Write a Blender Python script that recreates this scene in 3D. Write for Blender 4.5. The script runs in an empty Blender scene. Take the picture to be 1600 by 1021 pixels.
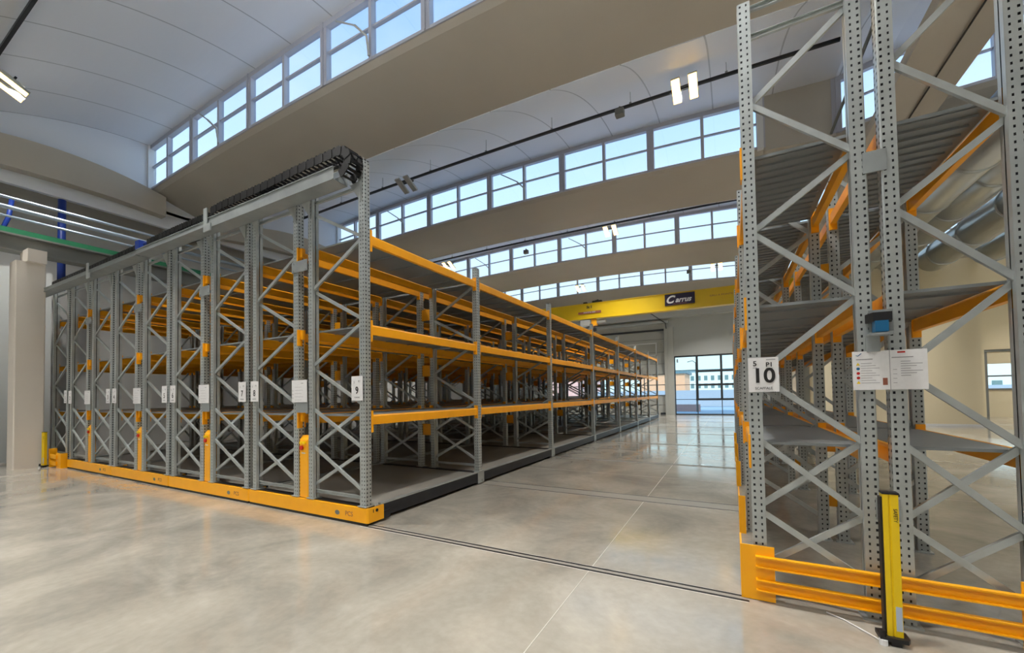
import bpy, math, random
from mathutils import Vector, Matrix
random.seed(7)
S = bpy.context.scene
C = S.collection
PI = math.pi

# ------------------------------------------------------------------ camera
CAM = (4.038, -3.702, 1.6)
YAW, PITCH, ROLL, FPX, PCY = 0.4930, 0.0260, -0.0160, 635.81, 600.96
def make_camera():
    cy, sy = math.cos(YAW), math.sin(YAW)
    fwd = Vector((-sy*math.cos(PITCH), cy*math.cos(PITCH), math.sin(PITCH)))
    right = Vector((cy, sy, 0)); up = right.cross(fwd)
    c, s = math.cos(ROLL), math.sin(ROLL)
    r2 = c*right + s*up; u2 = -s*right + c*up
    cd = bpy.data.cameras.new('camera'); o = bpy.data.objects.new('camera', cd); C.objects.link(o)
    m = Matrix((r2, u2, -fwd)).transposed().to_4x4(); m.translation = Vector(CAM)
    o.matrix_world = m
    cd.sensor_fit = 'HORIZONTAL'; cd.sensor_width = 36.0
    cd.lens = FPX/1600*36; cd.shift_y = (PCY-510.5)/1600
    cd.clip_start = 0.05; cd.clip_end = 500
    S.camera = o
make_camera()

# ------------------------------------------------------------------ world, exposure
S.view_settings.view_transform = 'Standard'; S.view_settings.look = 'None'
S.view_settings.gamma = 1.0; S.view_settings.use_curve_mapping = False
S.view_settings.exposure = 0.0
W = bpy.data.worlds.new('world'); S.world = W; W.use_nodes = True
nt = W.node_tree; nt.nodes.clear()
out = nt.nodes.new('ShaderNodeOutputWorld'); bg = nt.nodes.new('ShaderNodeBackground')
wtc = nt.nodes.new('ShaderNodeTexCoord'); wsx = nt.nodes.new('ShaderNodeSeparateXYZ'); nt.links.new(wtc.outputs['Generated'], wsx.inputs[0])
wr = nt.nodes.new('ShaderNodeValToRGB'); nt.links.new(wsx.outputs[2], wr.inputs[0])     # pale horizon to blue zenith
we = wr.color_ramp.elements
we[0].position = 0.0; we[0].color = (.74, .98, 1.0, 1); we[1].position = .98; we[1].color = (.14, .34, .80, 1)
for p_, c_ in ((.22, (.80, .98, 1.06, 1)), (.45, (.64, .86, 1.04, 1)), (.68, (.29, .52, .90, 1))):
    q_ = we.new(p_); q_.color = c_
wn = nt.nodes.new('ShaderNodeTexNoise'); wn.inputs['Scale'].default_value = 3.2; wn.inputs['Detail'].default_value = 5
wm = nt.nodes.new('ShaderNodeMapping'); wm.inputs['Scale'].default_value = (1, 1, 2.2); nt.links.new(wtc.outputs['Generated'], wm.inputs[0]); nt.links.new(wm.outputs[0], wn.inputs['Vector'])
wc = nt.nodes.new('ShaderNodeMapRange'); wc.inputs[1].default_value = .46; wc.inputs[2].default_value = .72; wc.inputs[4].default_value = .38; nt.links.new(wn.outputs['Fac'], wc.inputs[0])
mixn = nt.nodes.new('ShaderNodeMix'); mixn.data_type = 'RGBA'; nt.links.new(wc.outputs[0], mixn.inputs[0])
nt.links.new(wr.outputs[0], mixn.inputs[6]); mixn.inputs[7].default_value = (.86, .93, 1.0, 1); nt.links.new(mixn.outputs[2], bg.inputs[0])
bg.inputs[1].default_value = 1.4
nt.links.new(bg.outputs[0], out.inputs[0])
sun = bpy.data.lights.new('sun', 'SUN'); sun.energy = 3.0; sun.angle = 0.05; sun.color = (1, .95, .88)
so = bpy.data.objects.new('sun', sun); C.objects.link(so); so.rotation_euler = (math.radians(50), 0, math.radians(25))
so.location = (0, -20, 40)
LAMP_W = 275.0        # watts per lit floodlight

# ------------------------------------------------------------------ materials
def lin(c): return tuple(((x/255)/12.92 if x/255 <= .04045 else ((x/255+.055)/1.055)**2.4) for x in c)
M = {}
def mat(name, col, rough=.5, metal=0., noise=0., nscale=4., bump=0., bscale=60., rnoise=0., emit=None, es=1., spec=.5, stretch=None):
    m = bpy.data.materials.new(name); m.use_nodes = True
    n = m.node_tree.nodes; l = m.node_tree.links; b = n['Principled BSDF']
    c = lin(col)
    b.inputs['Base Color'].default_value = (*c, 1); b.inputs['Roughness'].default_value = rough
    b.inputs['Metallic'].default_value = metal; b.inputs['Specular IOR Level'].default_value = spec
    tc = n.new('ShaderNodeTexCoord'); src = tc.outputs['Object']
    if stretch:
        mp = n.new('ShaderNodeMapping'); mp.inputs['Scale'].default_value = stretch
        l.new(src, mp.inputs[0]); src = mp.outputs[0]
    if noise or rnoise:
        t = n.new('ShaderNodeTexNoise'); t.inputs['Scale'].default_value = nscale; t.inputs['Detail'].default_value = 5
        l.new(src, t.inputs['Vector'])
        if noise:
            r = n.new('ShaderNodeValToRGB'); r.color_ramp.elements[0].position = .3; r.color_ramp.elements[1].position = .7
            r.color_ramp.elements[0].color = (*[x*(1-noise) for x in c], 1)
            r.color_ramp.elements[1].color = (*[min(1, x*(1+noise)) for x in c], 1)
            l.new(t.outputs['Fac'], r.inputs[0]); l.new(r.outputs[0], b.inputs['Base Color'])
        if rnoise:
            mr = n.new('ShaderNodeMapRange'); mr.inputs[3].default_value = max(0, rough-rnoise); mr.inputs[4].default_value = rough+rnoise
            l.new(t.outputs['Fac'], mr.inputs[0]); l.new(mr.outputs[0], b.inputs['Roughness'])
    if bump:
        t2 = n.new('ShaderNodeTexNoise'); t2.inputs['Scale'].default_value = bscale
        l.new(src, t2.inputs['Vector'])
        bp = n.new('ShaderNodeBump'); bp.inputs['Strength'].default_value = bump; bp.inputs['Distance'].default_value = .01
        l.new(t2.outputs['Fac'], bp.inputs['Height']); l.new(bp.outputs[0], b.inputs['Normal'])
    if emit:
        b.inputs['Emission Color'].default_value = (*lin(emit), 1); b.inputs['Emission Strength'].default_value = es
    M[name] = m; return m
mat('galv', (182, 188, 187), .36, .55, .09, 7)
mat('galv_dull', (150, 156, 156), .48, .4, .10, 5, rnoise=.08)
mat('deck', (142, 147, 148), .45, .4, .08, 2, rnoise=.1)
mat('duct', (196, 198, 194), .30, .8)
mat('base_plate', (158, 155, 146), .35, .1, .06, 1.5)
mat('orange', (255, 176, 6), .38, 0, .05, 6, spec=.5)
mat('orange_beam', (252, 170, 12), .42, 0, .06, 5)
mat('yellow', (236, 200, 10), .38, 0, .03, 6)
mat('crane_yellow', (222, 186, 4), .35, 0, .03, 1)
mat('black', (22, 22, 24), .5); mat('rubber', (30, 31, 32), .6)
mat('dark_channel', (50, 52, 56), .4, .5, .1, 6)  # dark metal; also the painted shade inside posts and on channel webs
mat('dark_frame', (52, 56, 60), .5)
mat('chain', (12, 12, 12), .5, 0, .2, 30, spec=.35)
mat('paper', (226, 226, 226), .6, 0, .03, 30)
mat('ink', (28, 26, 26), .6); mat('grey_ink', (150, 150, 152), .6)
mat('red', (190, 30, 20), .4); mat('blue', (20, 96, 140), .4); mat('green', (34, 124, 84), .5, 0, .1, 3)
mat('pipe_blue', (24, 56, 140), .4); mat('white', (225, 226, 226), .45)
mat('steel_white', (150, 166, 180), .35, .3)
mat('beam_concrete', (186, 180, 168), .8, 0, .04, .5, bump=.1, bscale=30)
mat('gable', (226, 231, 238), .7)
mat('column', (222, 214, 202), .75, 0, .05, .8, bump=.1, bscale=20)
mat('cream', (222, 210, 178), .8, 0, .02, .6)
mat('wall_grey', (186, 190, 188), .8, 0, .04, .5, stretch=(.3, .3, 2))
mat('wall_light', (188, 188, 184), .8, 0, .04, .4)
mat('panel_grey', (188, 190, 184), .6, 0, .02, .5)
mat('mullion', (184, 186, 196), .45)
mat('rail_fill', (150, 146, 136), .35)
mat('joint', (196, 192, 182), .5)
mat('runway', (120, 122, 118), .55, .1, .06, 1)
mat('pink', (150, 90, 70), .5); mat('navy', (26, 16, 52), .4)
mat('lamp_body', (190, 190, 184), .4, .3)
mat('lamp_glow', (255, 235, 200), .5, emit=(255, 206, 120), es=7)
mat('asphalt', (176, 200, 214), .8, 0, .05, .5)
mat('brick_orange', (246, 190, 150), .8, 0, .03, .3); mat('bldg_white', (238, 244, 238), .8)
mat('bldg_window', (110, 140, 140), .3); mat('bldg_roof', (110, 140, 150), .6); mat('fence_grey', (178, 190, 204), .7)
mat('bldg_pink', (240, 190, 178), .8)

def concrete():
    m = bpy.data.materials.new('polished_concrete'); m.use_nodes = True
    n = m.node_tree.nodes; l = m.node_tree.links; b = n['Principled BSDF']
    g = n.new('ShaderNodeNewGeometry')
    t = n.new('ShaderNodeTexNoise'); t.inputs['Scale'].default_value = .9; t.inputs['Detail'].default_value = 9; t.inputs['Roughness'].default_value = .62
    t.inputs['Distortion'].default_value = .6
    l.new(g.outputs['Position'], t.inputs['Vector'])
    r = n.new('ShaderNodeValToRGB'); e = r.color_ramp.elements
    e[0].position = .30; e[0].color = (*lin((136, 132, 122)), 1); e[1].position = .68; e[1].color = (*lin((178, 172, 159)), 1)
    l.new(t.outputs['Fac'], r.inputs[0])
    # fine scratches and specks
    t2 = n.new('ShaderNodeTexNoise'); t2.inputs['Scale'].default_value = 14; t2.inputs['Detail'].default_value = 6
    l.new(g.outputs['Position'], t2.inputs['Vector'])
    mr = n.new('ShaderNodeMapRange'); mr.inputs[1].default_value = .3; mr.inputs[2].default_value = .75; mr.inputs[3].default_value = .93; mr.inputs[4].default_value = 1.05
    l.new(t2.outputs['Fac'], mr.inputs[0])
    mx = n.new('ShaderNodeMix'); mx.data_type = 'RGBA'; mx.blend_type = 'MULTIPLY'; mx.inputs[0].default_value = 1
    l.new(r.outputs[0], mx.inputs[6]); l.new(mr.outputs[0], mx.inputs[7]); l.new(mx.outputs[2], b.inputs['Base Color'])
    mr2 = n.new('ShaderNodeMapRange'); mr2.inputs[1].default_value = .3; mr2.inputs[2].default_value = .7; mr2.inputs[3].default_value = .06; mr2.inputs[4].default_value = .19
    l.new(t.outputs['Fac'], mr2.inputs[0]); l.new(mr2.outputs[0], b.inputs['Roughness'])
    b.inputs['Specular IOR Level'].default_value = .95
    M['concrete'] = m
concrete()

def vault_mat():
    m = bpy.data.materials.new('vault_panel'); m.use_nodes = True
    n = m.node_tree.nodes; l = m.node_tree.links; b = n['Principled BSDF']
    b.inputs['Base Color'].default_value = (*lin((196, 200, 204)), 1); b.inputs['Roughness'].default_value = .55
    g = n.new('ShaderNodeNewGeometry'); sx = n.new('ShaderNodeSeparateXYZ'); l.new(g.outputs['Position'], sx.inputs[0])
    a = n.new('ShaderNodeMath'); a.operation = 'ADD'; a.inputs[1].default_value = 13.4+60*1.56
    d = n.new('ShaderNodeMath'); d.operation = 'DIVIDE'; d.inputs[1].default_value = 1.56*1.0
    f = n.new('ShaderNodeMath'); f.operation = 'FRACT'
    lt = n.new('ShaderNodeMath'); lt.operation = 'LESS_THAN'; lt.inputs[1].default_value = .022
    l.new(sx.outputs[0], a.inputs[0]); l.new(a.outputs[0], d.inputs[0]); l.new(d.outputs[0], f.inputs[0]); l.new(f.outputs[0], lt.inputs[0])
    mx = n.new('ShaderNodeMix'); mx.data_type = 'RGBA'
    mx.inputs[6].default_value = (*lin((228, 231, 237)), 1); mx.inputs[7].default_value = (*lin((180, 184, 190)), 1)
    l.new(lt.outputs[0], mx.inputs[0]); l.new(mx.outputs[2], b.inputs['Base Color'])
    M['vault'] = m
vault_mat()

def clear_glass(name, tint=(1, 1, 1)):
    m = bpy.data.materials.new(name); m.use_nodes = True
    n = m.node_tree.nodes; l = m.node_tree.links; n.remove(n['Principled BSDF'])
    tr = n.new('ShaderNodeBsdfTransparent'); tr.inputs[0].default_value = (*tint, 1)
    gl = n.new('ShaderNodeBsdfGlossy'); gl.inputs['Roughness'].default_value = .02
    mx = n.new('ShaderNodeMixShader'); mx.inputs[0].default_value = .06
    l.new(tr.outputs[0], mx.inputs[1]); l.new(gl.outputs[0], mx.inputs[2]); l.new(mx.outputs[0], n['Material Output'].inputs[0])
    M[name] = m
clear_glass('glass', (.93, .99, 1)); clear_glass('pane', (.90, .95, 1))

# ------------------------------------------------------------------ mesh helpers
class MB:
    def __init__(s): s.v = []; s.f = []; s.mi = []
    def face(s, pts, m=0):
        i = len(s.v); s.v += [tuple(p) for p in pts]; s.f.append(tuple(range(i, i+len(pts)))); s.mi.append(m)
    def box(s, x0, x1, y0, y1, z0, z1, m=0):
        i = len(s.v)
        s.v += [(x0,y0,z0),(x1,y0,z0),(x1,y1,z0),(x0,y1,z0),(x0,y0,z1),(x1,y0,z1),(x1,y1,z1),(x0,y1,z1)]
        for q in ((0,3,2,1),(4,5,6,7),(0,1,5,4),(1,2,6,5),(2,3,7,6),(3,0,4,7)):
            s.f.append(tuple(i+a for a in q)); s.mi.append(m)
        return s
    def bbox(s, x0, x1, y0, y1, z0, z1, b=.006, m=0):
        # box whose vertical edges are chamfered
        p = [(x0+b,y0),(x1-b,y0),(x1,y0+b),(x1,y1-b),(x1-b,y1),(x0+b,y1),(x0,y1-b),(x0,y0+b)]
        return s.prism(p, z0, z1, m)
    def prism(s, poly, z0, z1, m=0):
        i = len(s.v); n = len(poly)
        s.v += [(x, y, z0) for x, y in poly]+[(x, y, z1) for x, y in poly]
        s.f.append(tuple(i+a for a in reversed(range(n)))); s.mi.append(m)
        s.f.append(tuple(i+n+a for a in range(n))); s.mi.append(m)
        for a in range(n):
            b = (a+1) % n; s.f.append((i+a, i+b, i+n+b, i+n+a)); s.mi.append(m)
        return s
    def sweep(s, prof, p0, p1, up=(0, 0, 1), m=0, cap=True):
        # extrude a profile (list of (u,v)) along p0->p1
        p0, p1 = Vector(p0), Vector(p1); d = (p1-p0).normalized(); up = Vector(up)
        if abs(d.dot(up)) > .98: up = Vector((0, 1, 0))
        u = d.cross(up).normalized(); w = u.cross(d).normalized()
        i = len(s.v); n = len(prof)
        for p in (p0, p1):
            s.v += [tuple(p+u*a+w*b) for a, b in prof]
        for a in range(n):
            b = (a+1) % n; s.f.append((i+a, i+b, i+n+b, i+n+a)); s.mi.append(m)
        if cap:
            s.f.append(tuple(i+a for a in reversed(range(n)))); s.mi.append(m)
            s.f.append(tuple(i+n+a for a in range(n))); s.mi.append(m)
        return s
    def channel(s, p0, p1, w=.045, d=.025, t=.004, up=(0, 0, 1), m=0):
        # thin-walled C section, open towards the -u side
        h = w/2
        prof = [(d/2, -h), (d/2, h), (-d/2, h), (-d/2, h-t*1.0), (d/2-t, h-t), (d/2-t, -h+t), (-d/2, -h+t), (-d/2, -h)]
        return s.sweep(prof, p0, p1, up, m)
    def tube(s, pts, r, n=10, m=0, closed=False):
        pts = [Vector(p) for p in pts]; N = len(pts); rings = []
        for k, p in enumerate(pts):
            d = (pts[min(k+1, N-1)]-pts[max(k-1, 0)]).normalized()
            up = Vector((0, 0, 1)) if abs(d.z) < .95 else Vector((0, 1, 0))
            u = d.cross(up).normalized(); w = u.cross(d)
            i = len(s.v); rings.append(i)
            s.v += [tuple(p+u*r*math.cos(2*PI*a/n)+w*r*math.sin(2*PI*a/n)) for a in range(n)]
        for k in range(N-1):
            for a in range(n):
                b = (a+1) % n; s.f.append((rings[k]+a, rings[k]+b, rings[k+1]+b, rings[k+1]+a)); s.mi.append(m)
        s.f.append(tuple(rings[0]+a for a in reversed(range(n)))); s.mi.append(m)
        s.f.append(tuple(rings[-1]+a for a in range(n))); s.mi.append(m)
        return s
    def mesh(s, name, mats, smooth=False):
        me = bpy.data.meshes.new(name); me.from_pydata(s.v, [], s.f)
        for k in (mats if isinstance(mats, (list, tuple)) else [mats]): me.materials.append(M[k])
        me.polygons.foreach_set('material_index', s.mi)
        if smooth: me.polygons.foreach_set('use_smooth', [True]*len(s.f))
        me.update(); return me
    def build(s, name, mats, parent=None, smooth=False, loc=None):
        return link(name, s.mesh(name, mats, smooth), parent, loc)
def link(name, me, parent=None, loc=None):
    o = bpy.data.objects.new(name, me); C.objects.link(o)
    if parent: o.parent = parent
    if loc: o.location = loc
    return o
def tag(o, label=None, cat=None, group=None, kind=None):
    if label: o['label'] = label
    if cat: o['category'] = cat
    if group: o['group'] = group
    if kind: o['kind'] = kind
    return o
def thing(name, label, cat, loc=(0, 0, 0), group=None):
    o = bpy.data.objects.new(name, None); C.objects.link(o); o.location = loc; o.empty_display_size = .2
    return tag(o, label, cat, group)
def struct(name, mb, mats, parent=None, smooth=False):
    o = mb.build(name, mats, parent, smooth)
    if not parent: o['kind'] = 'structure'
    return o
def text(name, body, size, loc, mat_, parent=None, bold=0., shear=0., align='CENTER', rot=(PI/2, 0, 0), sx=1.):
    cu = bpy.data.curves.new(name+'_font', 'FONT'); cu.body = body; cu.size = size; cu.align_x = align; cu.align_y = 'CENTER'
    cu.offset = bold; cu.shear = shear; cu.extrude = .0006
    t = bpy.data.objects.new(name+'_tmp', cu)
    me = bpy.data.meshes.new_from_object(t); bpy.data.objects.remove(t)
    me.materials.clear(); me.materials.append(M[mat_])
    for v in me.vertices: v.co.x *= sx
    o = link(name, me, parent, loc); o.rotation_euler = rot
    return o

# ------------------------------------------------------------------ building shell
XL, XR1, XR2, XE = -13.4, 5.0, 6.8, 25.0
YF, YB = 27.6, -17.0
SHED = 7.612; Y0 = 2.656
ZB, ZT, ZW = 9.10, 10.62, 8.52       # window sill, window head, wing edge
def camber(x): 
    xx = x if x < 7 else x-20.2
    return -.0032*(max(-14, min(6.5, xx))+5)**2
def nx(x0, x1, n=14): return [x0+(x1-x0)*i/n for i in range(n+1)]

fl = MB(); fl.box(-15.2, XE+.3, YB, YF+.3, -.3, 0); struct('floor', fl, 'concrete')
def strip(mb, prof, xs, m=0):
    # sweep a closed Y-Z outline along X following the roof camber
    n = len(prof); i0 = len(mb.v)
    for x in xs:
        c = camber(x); mb.v += [(x, y, z+c) for y, z in prof]
    for k in range(len(xs)-1):
        for a in range(n):
            b = (a+1) % n; i = i0+k*n
            mb.f.append((i+a, i+b, i+n+b, i+n+a)); mb.mi.append(m)
    mb.f.append(tuple(i0+a for a in range(n))); mb.mi.append(m)
    j = i0+(len(xs)-1)*n; mb.f.append(tuple(j+a for a in reversed(range(n)))); mb.mi.append(m)
def arc_pts(y0, z0, y1, z1, bulge, n=18, off=0.):
    # curved vault section
    P = []
    for i in range(n+1):
        t = i/n; y = y0+(y1-y0)*t; z = z0+(z1-z0)*t+bulge*4*t*(1-t)
        P.append((y, z+off))
    return P
sheds = range(-2, 4)
for nave, (xa, xb) in enumerate(((XL, XR2), (XR2, XE))):
    xs = nx(xa, xb, 16)
    for k in sheds:
        yk = Y0+SHED*k
        yprev = yk-SHED+1.95
        v = MB()
        lo = arc_pts(yprev, ZW-.02, yk, ZT, .46); hi = [(y, z+.12) for y, z in lo]
        strip(v, lo+hi[::-1], xs); struct('ceiling', v, 'vault', smooth=False)
        # precast wing under the windows: face drops away from the sill to the lower edge
        w = MB()
        strip(w, [(yk-.02, ZB), (yk+.12, ZB-.10), (yk+.7, ZB-.28), (yk+1.3, ZB-.44), (yk+1.95, ZW), (yk+1.95, ZW+.30), (yk+.6, ZB+.02), (yk+.2, ZB)], xs)
        struct('roof_beam', w, 'beam_concrete')
        # clerestory window band
        x0w, x1w = (XL, XR1) if nave == 0 else (XR2, XE)
        wroot = bpy.data.objects.new('window_%d' % (nave*6+k+3), None); C.objects.link(wroot); wroot['kind'] = 'structure'
        p = MB(); strip(p, [(yk+.05, ZB), (yk+.05, ZT), (yk+.07, ZT), (yk+.07, ZB)], nx(x0w, x1w, 12)); p.build('pane', 'pane', wroot)
        fr = MB()
        strip(fr, [(yk-.02, ZB-.02), (yk-.02, ZB+.05), (yk+.1, ZB+.05), (yk+.1, ZB-.02)], nx(x0w, x1w, 12))
        strip(fr, [(yk-.04, ZT-.14), (yk-.04, ZT+.03), (yk+.1, ZT+.03), (yk+.1, ZT-.14)], nx(x0w, x1w, 12))
        strip(fr, [(yk, ZB+.74), (yk, ZB+.78), (yk+.08, ZB+.78), (yk+.08, ZB+.74)], nx(x0w, x1w, 12))
        j = 0; x = .33-1.5625*9 if nave == 0 else XR2
        while x < x1w+.1:
            if x > x0w-.1:
                c = camber(x); hw = .11 if (j % 2 == 0) else .045
                fr.box(x-hw, x+hw, yk-.03, yk+.11, ZB+c-.02, ZT+c)
                if hw > .1: fr.box(x-.015, x+.015, yk-.06, yk-.03, ZB+c-.02, ZT+c)
            x += 1.5625; j += 1
        fr.build('window_frame', 'mullion', wroot)
        if nave == 0:
            e = MB(); 
            for xx in (XL, XR1): 
                c = camber(xx); e.box(xx-.08, xx+.08, yk-.1, yk+.12, ZB+c-.05, ZT+c+.05)
            e.build('jamb', 'white', wroot)
            # plain pier between the end of the glazing and the second nave
            pw = MB(); strip(pw, [(yk-.02, ZB-.1), (yk-.02, ZT+.05), (yk+.12, ZT+.05), (yk+.12, ZB-.1)], nx(XR1+.08, XR2-.02, 3)); struct('wall_pier', pw, 'beam_concrete')
        # gable wall under each vault at the outer ends
        gx = XL if nave == 0 else XE; gc = camber(gx); gw = MB(); s_ = -1 if nave == 0 else 1
        gp = [(yprev-1.93, ZW-.6+gc), (yprev-1.93, ZB+gc), (yprev-.4, ZW+.3+gc)]+[(y, z+gc+.05) for y, z in arc_pts(yprev, ZW-.02, yk, ZT, .46)]+[(yk+.02, ZW-.6+gc)]
        n_ = len(gp); gw.v += [(gx, y, z) for y, z in gp]+[(gx+s_*.15, y, z) for y, z in gp]
        gw.f.append(tuple(range(n_))); gw.f.append(tuple(n_+a for a in reversed(range(n_)))); gw.mi += [0, 0]
        for a in range(n_): b_ = (a+1) % n_; gw.f.append((a, b_, n_+b_, n_+a)); gw.mi.append(0)
        struct('wall_gable', gw, 'gable')
        # gable fascia closing each vault on the left
        if nave == 0:
            f = MB(); cc = camber(XL)
            up = arc_pts(yprev-.1, ZW-.35, yk+.3, ZB-.42, .55); lo2 = arc_pts(yprev-.1, ZW-.75, yk+.3, ZB-1.1, .2)
            pl = [(y, z+cc+.2) for y, z in up]; pb = [(y, z+cc+.2) for y, z in lo2]
            n = len(pl)
            for i in range(n-1):
                for xx, fl_ in ((XL+.35, 0), (XL-.1, 1)):
                    q = [(xx, *pb[i]), (xx, *pb[i+1]), (xx, *pl[i+1]), (xx, *pl[i])]
                    f.face(q if not fl_ else q[::-1])
                f.face([(XL-.1, *pl[i]), (XL+.35, *pl[i]), (XL+.35, *pl[i+1]), (XL-.1, *pl[i+1])])
                f.face([(XL-.1, *pb[i]), (XL+.35, *pb[i]), (XL+.35, *pb[i+1]), (XL-.1, *pb[i+1])])
            struct('roof_beam', f, 'beam_concrete')

# walls
w = MB(); w.box(-14.9, -14.6, YB, YF, 0, 8.3); w.box(-14.9, XL, YB, YF, 8.2, 8.3); struct('wall_left', w, 'wall_light')
w = MB(); w.box(XE, XE+.3, YB, YF, 0, 8.5); struct('wall_right', w, 'cream')
w = MB(); w.box(-14.9, XE, YB-.3, YB, 0, 9.0); struct('wall_back', w, 'wall_light')
# far wall with its three openings
w = MB()
def wallpiece(x0, x1, z0, z1): w.box(x0, x1, YF, YF+.3, z0, z1)
wallpiece(-14.9, -9.2, 0, 8.75); wallpiece(-9.2, -.1, 6.6, 8.75); wallpiece(-.1, .5, 0, 8.75); wallpiece(.5, 5.6, 4.2, 8.75)
wallpiece(5.6, 8.6, 0, 8.75)
struct('wall_far', w, 'wall_grey')
w = MB(); wallpiece(8.6, 16.1, 0, 8.75); wallpiece(16.1, 20.5, 3.62, 8.75); wallpiece(20.5, XE, 0, 8.75); struct('wall_far_right', w, 'cream')
# cream office block standing in the second nave
w = MB(); w.box(8.4, 13.1, 20, YF, 0, 7.0); struct('wall_office', w, 'cream')
w = MB(); w.box(8.38, 13.12, 19.97, 20, 0, .09); struct('baseboard_office', w, 'white')
w = MB(); w.box(-.12, .5, YF-.25, YF, 0, 6.3); w.box(.10, .14, YF-.29, YF-.25, 0, 6.3); struct('column_far', w, 'panel_grey')
# horizontal cladding ledges high on the far wall
w = MB(); w.box(-14.6, 6.6, YF-.5, YF, 6.95, 7.35); w.box(-9.6, .2, YF-.32, YF, 6.62, 6.8); struct('trim_1', w, 'wall_grey')

# glazed door far left nave
d1 = bpy.data.objects.new('door_1', None); C.objects.link(d1); d1['kind'] = 'structure'
fr = MB(); y0, y1 = YF+.05, YF+.17
fr.box(.5, 5.6, y0, y1, 4.1, 4.22); fr.box(.5, 5.6, y0, y1, 0, .07); fr.box(.5, .56, y0, y1, 0, 4.2); fr.box(5.5, 5.6, y0, y1, 0, 4.2)
for x in (1.98, 3.5): fr.box(x-.07, x+.07, y0-.03, y1, 1.05, 4.15)
for x in (1.98, 3.5): fr.box(x-.025, x+.025, y0, y1, 0, 1.05)
for z in (1.08, 2.1, 3.06): fr.box(1.9, 5.6, y0-.02, y1, z-.07, z+.07)
for z in (1.08, 2.12, 3.16): fr.box(.5, 1.95, y0, y1, z-.018, z+.018)
fr.build('door_frame', 'dark_frame', d1)
g = MB(); g.box(.5, 5.6, YF+.1, YF+.11, .05, 4.15); g.build('pane', 'glass', d1)
g = MB(); g.box(.66, .76, YF+.02, YF+.04, 3.72, 3.98); g.build('sticker', 'fence_grey', d1)
# sectional overhead door with a strip of glazing
d2 = bpy.data.objects.new('door_2', None); C.objects.link(d2); d2['kind'] = 'structure'
p = MB(); p.box(-9.2, -.1, YF+.05, YF+.12, 0, 1.38); p.box(-9.2, -.1, YF+.05, YF+.12, 2.95, 6.6)
p.build('door_panel', 'panel_grey', d2)
p = MB()
for z in (.7, 3.7, 4.55, 5.5): p.box(-9.2, -.1, YF+.035, YF+.05, z-.012, z+.012)
for z in (1.40, 2.16, 2.93): p.box(-9.2, -.1, YF+.03, YF+.13, z-.03, z+.03)
for i in range(7): x = -9.2+i*1.517; p.box(x-.03, x+.03, YF+.03, YF+.13, 1.38, 2.95)
p.build('door_frame', 'runway', d2)
g = MB(); g.box(-9.2, -.1, YF+.08, YF+.09, 1.38, 2.95); g.build('pane', 'glass', d2)
p = MB(); p.box(-.16, -.08, YF-.06, YF+.02, 0, 6.2); p.box(-9.3, -.08, YF-.06, YF+.02, 6.1, 6.24); p.box(-.5, -.16, YF-.1, YF+.02, 0, .14); p.build('track', 'dark_frame', d2)
# second nave far door
d3 = bpy.data.objects.new('door_3', None); C.objects.link(d3); d3['kind'] = 'structure'
fr = MB(); fr.box(16.1, 20.5, y0, y1, 3.5, 3.62)
for x in (16.13, 17.62, 19.1, 20.45): fr.box(x-.08, x+.08, y0-.03, y1, 0, 3.6)
for z in (1.5, 2.2): fr.box(16.1, 20.5, y0-.01, y1, z-.04, z+.04)
fr.build('door_frame', 'runway', d3)
g = MB(); g.box(16.2, 20.4, YF+.1, YF+.12, 0, 1.5); g.box(16.2, 20.4, YF+.1, YF+.12, 2.85, 3.5); g.box(16.2, 20.4, YF+.09, YF+.1, .78, .81); g.build('door_panel', 'cream', d3)
g = MB(); g.box(16.2, 20.4, YF+.1, YF+.11, 1.5, 2.85); g.build('pane', 'glass', d3)

# longitudinal member between the naves, its columns, the cable clipped below
w = MB(); w.box(6.9, 7.92, YB, 19.9, 7.3, 7.52); struct('roof_beam', w, 'beam_concrete')
w = MB(); w.box(7.15, 7.75, 26.9, 27.5, 0, 8.4); w.box(7.15, 7.75, -13, -12.4, 0, 8.4); struct('column_middle', w, 'column')
c = MB(); c.tube([(7.48, -6, 7.27), (7.48, 18, 7.27)], .016, 6); c.box(7.44, 7.52, 2.2, 2.32, 7.2, 7.3)
tag(c.build('ceiling_cable', 'black'), 'thin dark cable running under the beam between the two naves', 'cable')
c = MB(); c.tube([(6.6, -2, 8.5), (6.6, 9.9, 8.5)], .035, 8)
tag(c.build('ceiling_pipe', 'runway'), 'dark pipe high above the rack numbered 10, beside the pale pier', 'pipe')

# left column, runway beam and services
w = MB(); w.bbox(-11.54, -11.04, -.78, -.28, 0, 5.05, .02); w.box(-11.5, -10.9, -.62, -.30, 5.05, 5.36); struct('column_left', w, 'column')
w = MB(); w.box(-11.58, -11.42, -16, 27, 5.36, 5.72); w.box(-11.75, -11.25, -16, 27, 5.70, 5.74); w.box(-11.7, -11.3, -16, 27, 5.33, 5.37); struct('crane_runway_beam', w, 'runway')
w = MB(); w.box(-11.36, -11.28, -16, 27, 5.745, 5.87); tag(w.build('runway_conductor', 'green'), 'green conductor rail on top of the grey crane runway beam at the left', 'rail')
for z, n_, r in ((6.60, 'uppermost', .035), (6.36, 'middle', .05), (6.14, 'lowest', .03)):
    c = MB(); c.tube([(-11.3, -8, z), (-11.3, 26, z)], r, 10)
    tag(c.build('wall_pipe', 'steel_white', smooth=True), n_+' of three pale pipes running above the green rail at the left', 'pipe', 'pipes above the left runway')
c = MB(); c.tube([(-13.3, .53, 4.9), (-13.3, .53, 7.6)], .09, 12); c.tube([(-13.3, .53, 5.0), (-14.58, .53, 5.0)], .05, 8); tag(c.build('drainpipe', 'pipe_blue', smooth=True), 'blue vertical pipe crossing behind the grey runway beam', 'pipe')
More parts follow.
